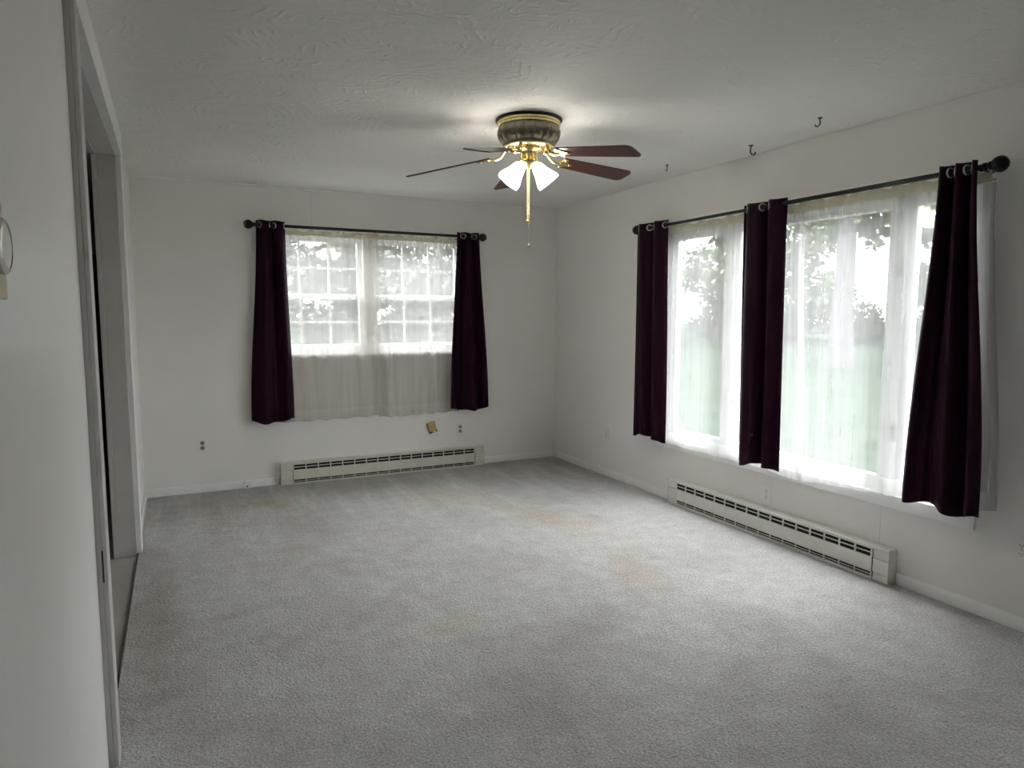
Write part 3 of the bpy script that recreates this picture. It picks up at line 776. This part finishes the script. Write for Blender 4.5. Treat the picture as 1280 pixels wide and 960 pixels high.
TIPZ = [2.181, 2.2197, 2.206, 2.1587, 2.143]
ROOTZ = 2.247
PITCH = math.radians(12)
def blade_mesh():
    """blade along +x, underside at z=-.003; outline with rounded corners"""
    r0, r1, w0, w1 = 0.205, 0.667, 0.052, 0.066
    pts = []
    def corner(cx, cy, rad, a0, a1, n=5):
        for i in range(n+1):
            a = lerp(a0, a1, i/n); pts.append((cx+rad*math.cos(a), cy+rad*math.sin(a)))
    q = math.pi/2
    corner(r1-0.034, -w1+0.034, 0.034, -q, 0); corner(r1-0.034, w1-0.034, 0.034, 0, q)
    corner(r0+0.012, w0-0.012, 0.012, q, 2*q); corner(r0+0.012, -w0+0.012, 0.012, 2*q, 3*q)
    n = len(pts)
    vs = [(x, y, -0.003) for x, y in pts] + [(x, y, 0.003) for x, y in pts]
    fs = [tuple(range(n))[::-1], tuple(range(n, 2*n))] + [(i, (i+1) % n, n+(i+1) % n, n+i) for i in range(n)]
    return MB().add(vs, fs).mesh('blade', 'cherry')
bm_ = blade_mesh()
def iron_mesh():
    b = MB()
    # arm from the motor curving down to the blade, then a lobed plate under the blade root
    b.tube([(0.095, 0, 0.035), (0.115, 0, 0.030), (0.135, 0, 0.010), (0.150, 0, -0.006), (0.175, 0, -0.012), (0.205, 0, -0.008)], [0.011, 0.010, 0.009, 0.009, 0.010, 0.010], 10)
    out = [(0.190, -0.012), (0.205, -0.046), (0.222, -0.052), (0.232, -0.040), (0.240, -0.022), (0.268, -0.014), (0.282, 0.0),
           (0.268, 0.014), (0.240, 0.022), (0.232, 0.040), (0.222, 0.052), (0.205, 0.046), (0.190, 0.012)]
    n = len(out)
    b.add([(x, y, -0.009) for x, y in out] + [(x, y, -0.0035) for x, y in out],
          [tuple(range(n))[::-1], tuple(range(n, 2*n))] + [(i, (i+1) % n, n+(i+1) % n, n+i) for i in range(n)])
    for x, y in ((0.218, -0.036), (0.218, 0.036), (0.262, 0.0)):
        b.lathe([(0.0001, -0.013), (0.006, -0.0115), (0.007, -0.009)], 10, Matrix.Translation((x, y, 0)))
    return b.mesh('blade_iron', 'brass', None, True)
im_ = iron_mesh()
for k in range(5):
    a = math.radians(292.4 + 72*k)
    dz = (TIPZ[k]-ROOTZ)/0.462
    droop = -math.atan(dz)
    mt = Matrix.Rotation(a, 4, 'Z') @ Matrix.Translation((0.205, 0, ROOTZ-H)) @ Matrix.Rotation(droop, 4, 'Y') @ Matrix.Rotation(-PITCH, 4, 'X') @ Matrix.Translation((-0.205, 0, 0))
    o = link('blade', bm_, fan); o.matrix_local = mt
    o2 = link('blade_iron', im_, fan); o2.matrix_local = mt

# two lamp arms with frosted bell shades, in line across the view
cr, cf = Vector((r2.x, r2.y, 0)).normalized(), Vector((fw.x, fw.y, 0)).normalized()
for sgn, vv_, tilt, rim in ((-1, -0.10, 38, 1.0), (1, 0.25, 40, 0.95)):
    hd = (cr*sgn + cf*vv_).normalized()
    ax = (hd*math.sin(math.radians(tilt)) - Vector((0, 0, 1))*math.cos(math.radians(tilt))).normalized()
    start = Vector((0, 0, -0.212)) + hd*0.026
    arm = MB().tube([start - ax*0.01, start + ax*0.02, start+ax*0.034], [0.012, 0.013, 0.020], 14).build('light_arm', 'brass', fan, True)
    q = ax.to_track_quat('Z', 'Y').to_matrix().to_4x4(); mt = Matrix.Translation(start+ax*0.022) @ q
    sp = [(0.020, 0.0), (0.028, 0.006), (0.034, 0.022), (0.040, 0.045), (0.049, 0.068), (0.059, 0.090), (0.0635, 0.104), (0.0625, 0.116)]
    sp = [(r*rim, z) for r, z in sp]
    def scal(r, i, an):
        return r*(1 + (0.035*math.cos(6*an) if i >= 6 else (0.015*math.cos(6*an) if i >= 4 else 0)))
    sh = MB().lathe(sp, 48, mt, scal).build('lamp_shade', 'lamp_glass', fan, True, solid=0.003)
    MB().lathe([(0.012, 0.02), (0.014, 0.04), (0.024, 0.060), (0.027, 0.075), (0.022, 0.090), (0.010, 0.098), (0.0001, 0.1)], 20, mt).build('bulb', 'bulb', sh, True)

# pull chains
def chain(x, y, z0, z1, knob):
    m_ = MB(); n = int((z0-z1)/0.006)
    p_ = MB().tube([(x, y, z0), (x, y, z1)], 0.0008, 6)
    for i in range(n):
        z = z0-(i+0.5)*0.006
        p_.lathe([(0.0002, z+0.002), (0.0016, z), (0.0002, z-0.002)], 6, Matrix.Translation((x, y, 0)))
    c = p_.build('pull_chain', 'brass', fan)
    MB().lathe([(0.0005, z1+0.004), (0.004, z1+0.001), (0.0085, z1-0.008), (0.008, z1-0.014), (0.004, z1-0.019), (0.0003, z1-0.020)], 14, Matrix.Translation((x, y, 0))).build('pull_knob', knob, c, True)
e = cr
chain(*(cr*-0.006 - cf*0.012).xy, -0.25, 1.920-H, 'brass')
chain(*(cr*0.003 + cf*0.004).xy, -0.252, 1.795-H, 'steel')

# ------------------------------------------------------------------ outdoors
GZ = -0.30
struct('ground', bx((-60, -60, GZ-0.3), (120, 120, GZ)), 'grass')
struct('ground_driveway', bx((-30, D+3.0, GZ), (6, D+22, GZ+0.012)), 'gravel')

def leaf_cloud(rnd, blobs, n, size, mat, name):
    vs = []; fs = []
    tot = sum(b[3]**2 for b in blobs)
    for bxx, byy, bzz, br in blobs:
        for _ in range(int(n*br*br/tot)):
            d = Vector((rnd.gauss(0, 1), rnd.gauss(0, 1), rnd.gauss(0, 1))).normalized()*br*rnd.uniform(0.55, 1.05)
            c = Vector((bxx, byy, bzz)) + Vector((d.x, d.y, d.z*0.75))
            a = Vector((rnd.gauss(0, 1), rnd.gauss(0, 1), rnd.gauss(0, 0.6))).normalized(); b_ = a.cross(Vector((rnd.gauss(0, 1), rnd.gauss(0, 1), rnd.gauss(0, 1)))).normalized()
            s = size*rnd.uniform(0.6, 1.3); k = len(vs)
            vs += [c-a*s, c+b_*s*0.5, c+a*s, c-b_*s*0.5]; fs.append((k, k+1, k+2, k+3))
    return MB().add(vs, fs).mesh(name, mat)

def tree_kind(seed, h, trunk_r, crown_lo, crown_r, nb, leaves, size, mat):
    rnd = random.Random(seed)
    tr = MB(); pts = []; x = y = 0.0
    for i in range(9):
        pts.append((x, y, h*0.85*i/8)); x += rnd.uniform(-0.08, 0.08); y += rnd.uniform(-0.08, 0.08)
    tr.tube(pts, [trunk_r*(1.25 if i == 0 else 1)*(1-0.085*i) for i in range(9)], 10)
    blobs = []
    for i in range(nb):
        z = lerp(crown_lo, h, (i+0.5)/nb); rr = crown_r*(1-0.55*((z-crown_lo)/(h-crown_lo))**1.5)
        for k in range(2):
            a = rnd.uniform(0, 6.28); dd = rnd.uniform(0.25, 0.8)*rr
            c = Vector((math.cos(a)*dd, math.sin(a)*dd, z+rnd.uniform(-0.4, 0.4)))
            blobs.append((*c, rr*rnd.uniform(0.35, 0.55)))
            tr.tube([(0, 0, max(0.6, z-1.2)), c*0.5+Vector((0, 0, z*0.5-0.3)), c], [trunk_r*0.32, trunk_r*0.2, trunk_r*0.06], 6)
    return tr.mesh('trunk', 'bark', None, True), leaf_cloud(rnd, blobs, leaves, size, mat, 'foliage')
KINDS = [tree_kind(1, 15.0, 0.38, 5.2, 4.0, 9, 3600, 0.28, 'leaf_pale'),
         tree_kind(2, 10.0, 0.22, 0.9, 3.8, 10, 4300, 0.28, 'leaf'),
         tree_kind(3, 11.5, 0.18, 1.0, 3.5, 10, 4300, 0.27, 'leaf_pale'),
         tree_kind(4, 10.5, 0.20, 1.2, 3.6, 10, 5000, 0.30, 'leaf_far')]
def tree(kind, bearing, dist, sc, rz, label, group):
    b = math.radians(bearing)
    t = thing('tree', label, 'tree', (CAM.x+dist*math.sin(b), dist*math.cos(b), GZ), rz, group); t.scale = (sc, sc, sc)
    link('trunk', KINDS[kind][0], t); link('foliage', KINDS[kind][1], t)
tree(0, 52.1, 25.5, 1.0, 0.4, 'large lawn tree with a thick grey trunk beyond the picture window', 'trees outside')
i = 0
for kind, be, di, sc in [(1, 32, 42, 0.9), (2, 43, 42, 0.95), (1, 59, 43, 0.9), (2, 71, 42, 0.95), (1, 37.5, 54, 1.15), (2, 48.5, 54, 1.2), (1, 59.5, 55, 1.15), (2, 70.5, 54, 1.2)]:
    tree(kind, be, di, sc, i*1.3, 'leafy tree in the row beyond the lawn, behind the picture window', 'row of trees beyond the lawn'); i += 1
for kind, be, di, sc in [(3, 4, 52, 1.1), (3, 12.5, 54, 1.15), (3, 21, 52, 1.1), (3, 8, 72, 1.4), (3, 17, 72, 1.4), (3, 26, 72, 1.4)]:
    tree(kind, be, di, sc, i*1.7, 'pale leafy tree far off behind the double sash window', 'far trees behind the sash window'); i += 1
# low hedge bushes across the drive
hr = random.Random(9)
bush = leaf_cloud(hr, [(-0.9, 0, 0.8, 0.9), (0.9, 0.1, 0.8, 0.9), (0, 0, 1.3, 1.1), (0, 0, 0.5, 0.9)], 1500, 0.16, 'leaf_dark', 'foliage')
stem = MB().tube([(0, 0, 0), (0.1, 0, 0.6), (0, 0.1, 1.2)], [0.08, 0.06, 0.03], 7).mesh('stem', 'bark')
for k in range(4):
    b = math.radians(5.0+6.0*k)
    t = thing('hedge_bush', 'dark rounded bush in the hedge across the gravel drive', 'bush', (CAM.x+36*math.sin(b), 36*math.cos(b), GZ), k*0.9, 'hedge bushes across the drive')
    link('foliage', bush, t); link('stem', stem, t)
for k in range(9):
    b = math.radians(32.5+5.2*k)
    t = thing('shrub', 'low shrub under the trees beyond the lawn fence', 'bush', (CAM.x+48*math.sin(b), 48*math.cos(b), GZ), k*1.1, 'shrubs beyond the lawn fence')
    t.scale = (1.08, 1.08, 1.25); link('foliage', bush, t); link('stem', stem, t)
# post and rail fence along the end of the lawn
fn_ = thing('rail_fence', 'weathered post and rail fence along the far edge of the lawn', 'fence', (26.5, 20, GZ))
post = bx((-0.07, -0.07, 0), (0.07, 0.07, 1.15), 0.01).mesh('post', 'fence')
rail = bx((-0.03, -1.5, -0.06), (0.03, 1.5, 0.06), 0.01).mesh('rail', 'fence')
dirv = Vector((-0.35, 1.0, 0)).normalized(); ang = math.atan2(dirv.y, dirv.x) - math.pi/2
for k in range(-5, 4):
    o = link('post', post, fn_); o.location = dirv*3.0*k; o.rotation_euler = (0, 0, ang)
    if k < 3:
        for z in (0.45, 0.95):
            o = link('rail', rail, fn_); o.location = dirv*3.0*(k+0.5)+Vector((0, 0, z)); o.rotation_euler = (0, 0, ang)

for o in bpy.data.objects:
    if '_abs' in o: del o['_abs']
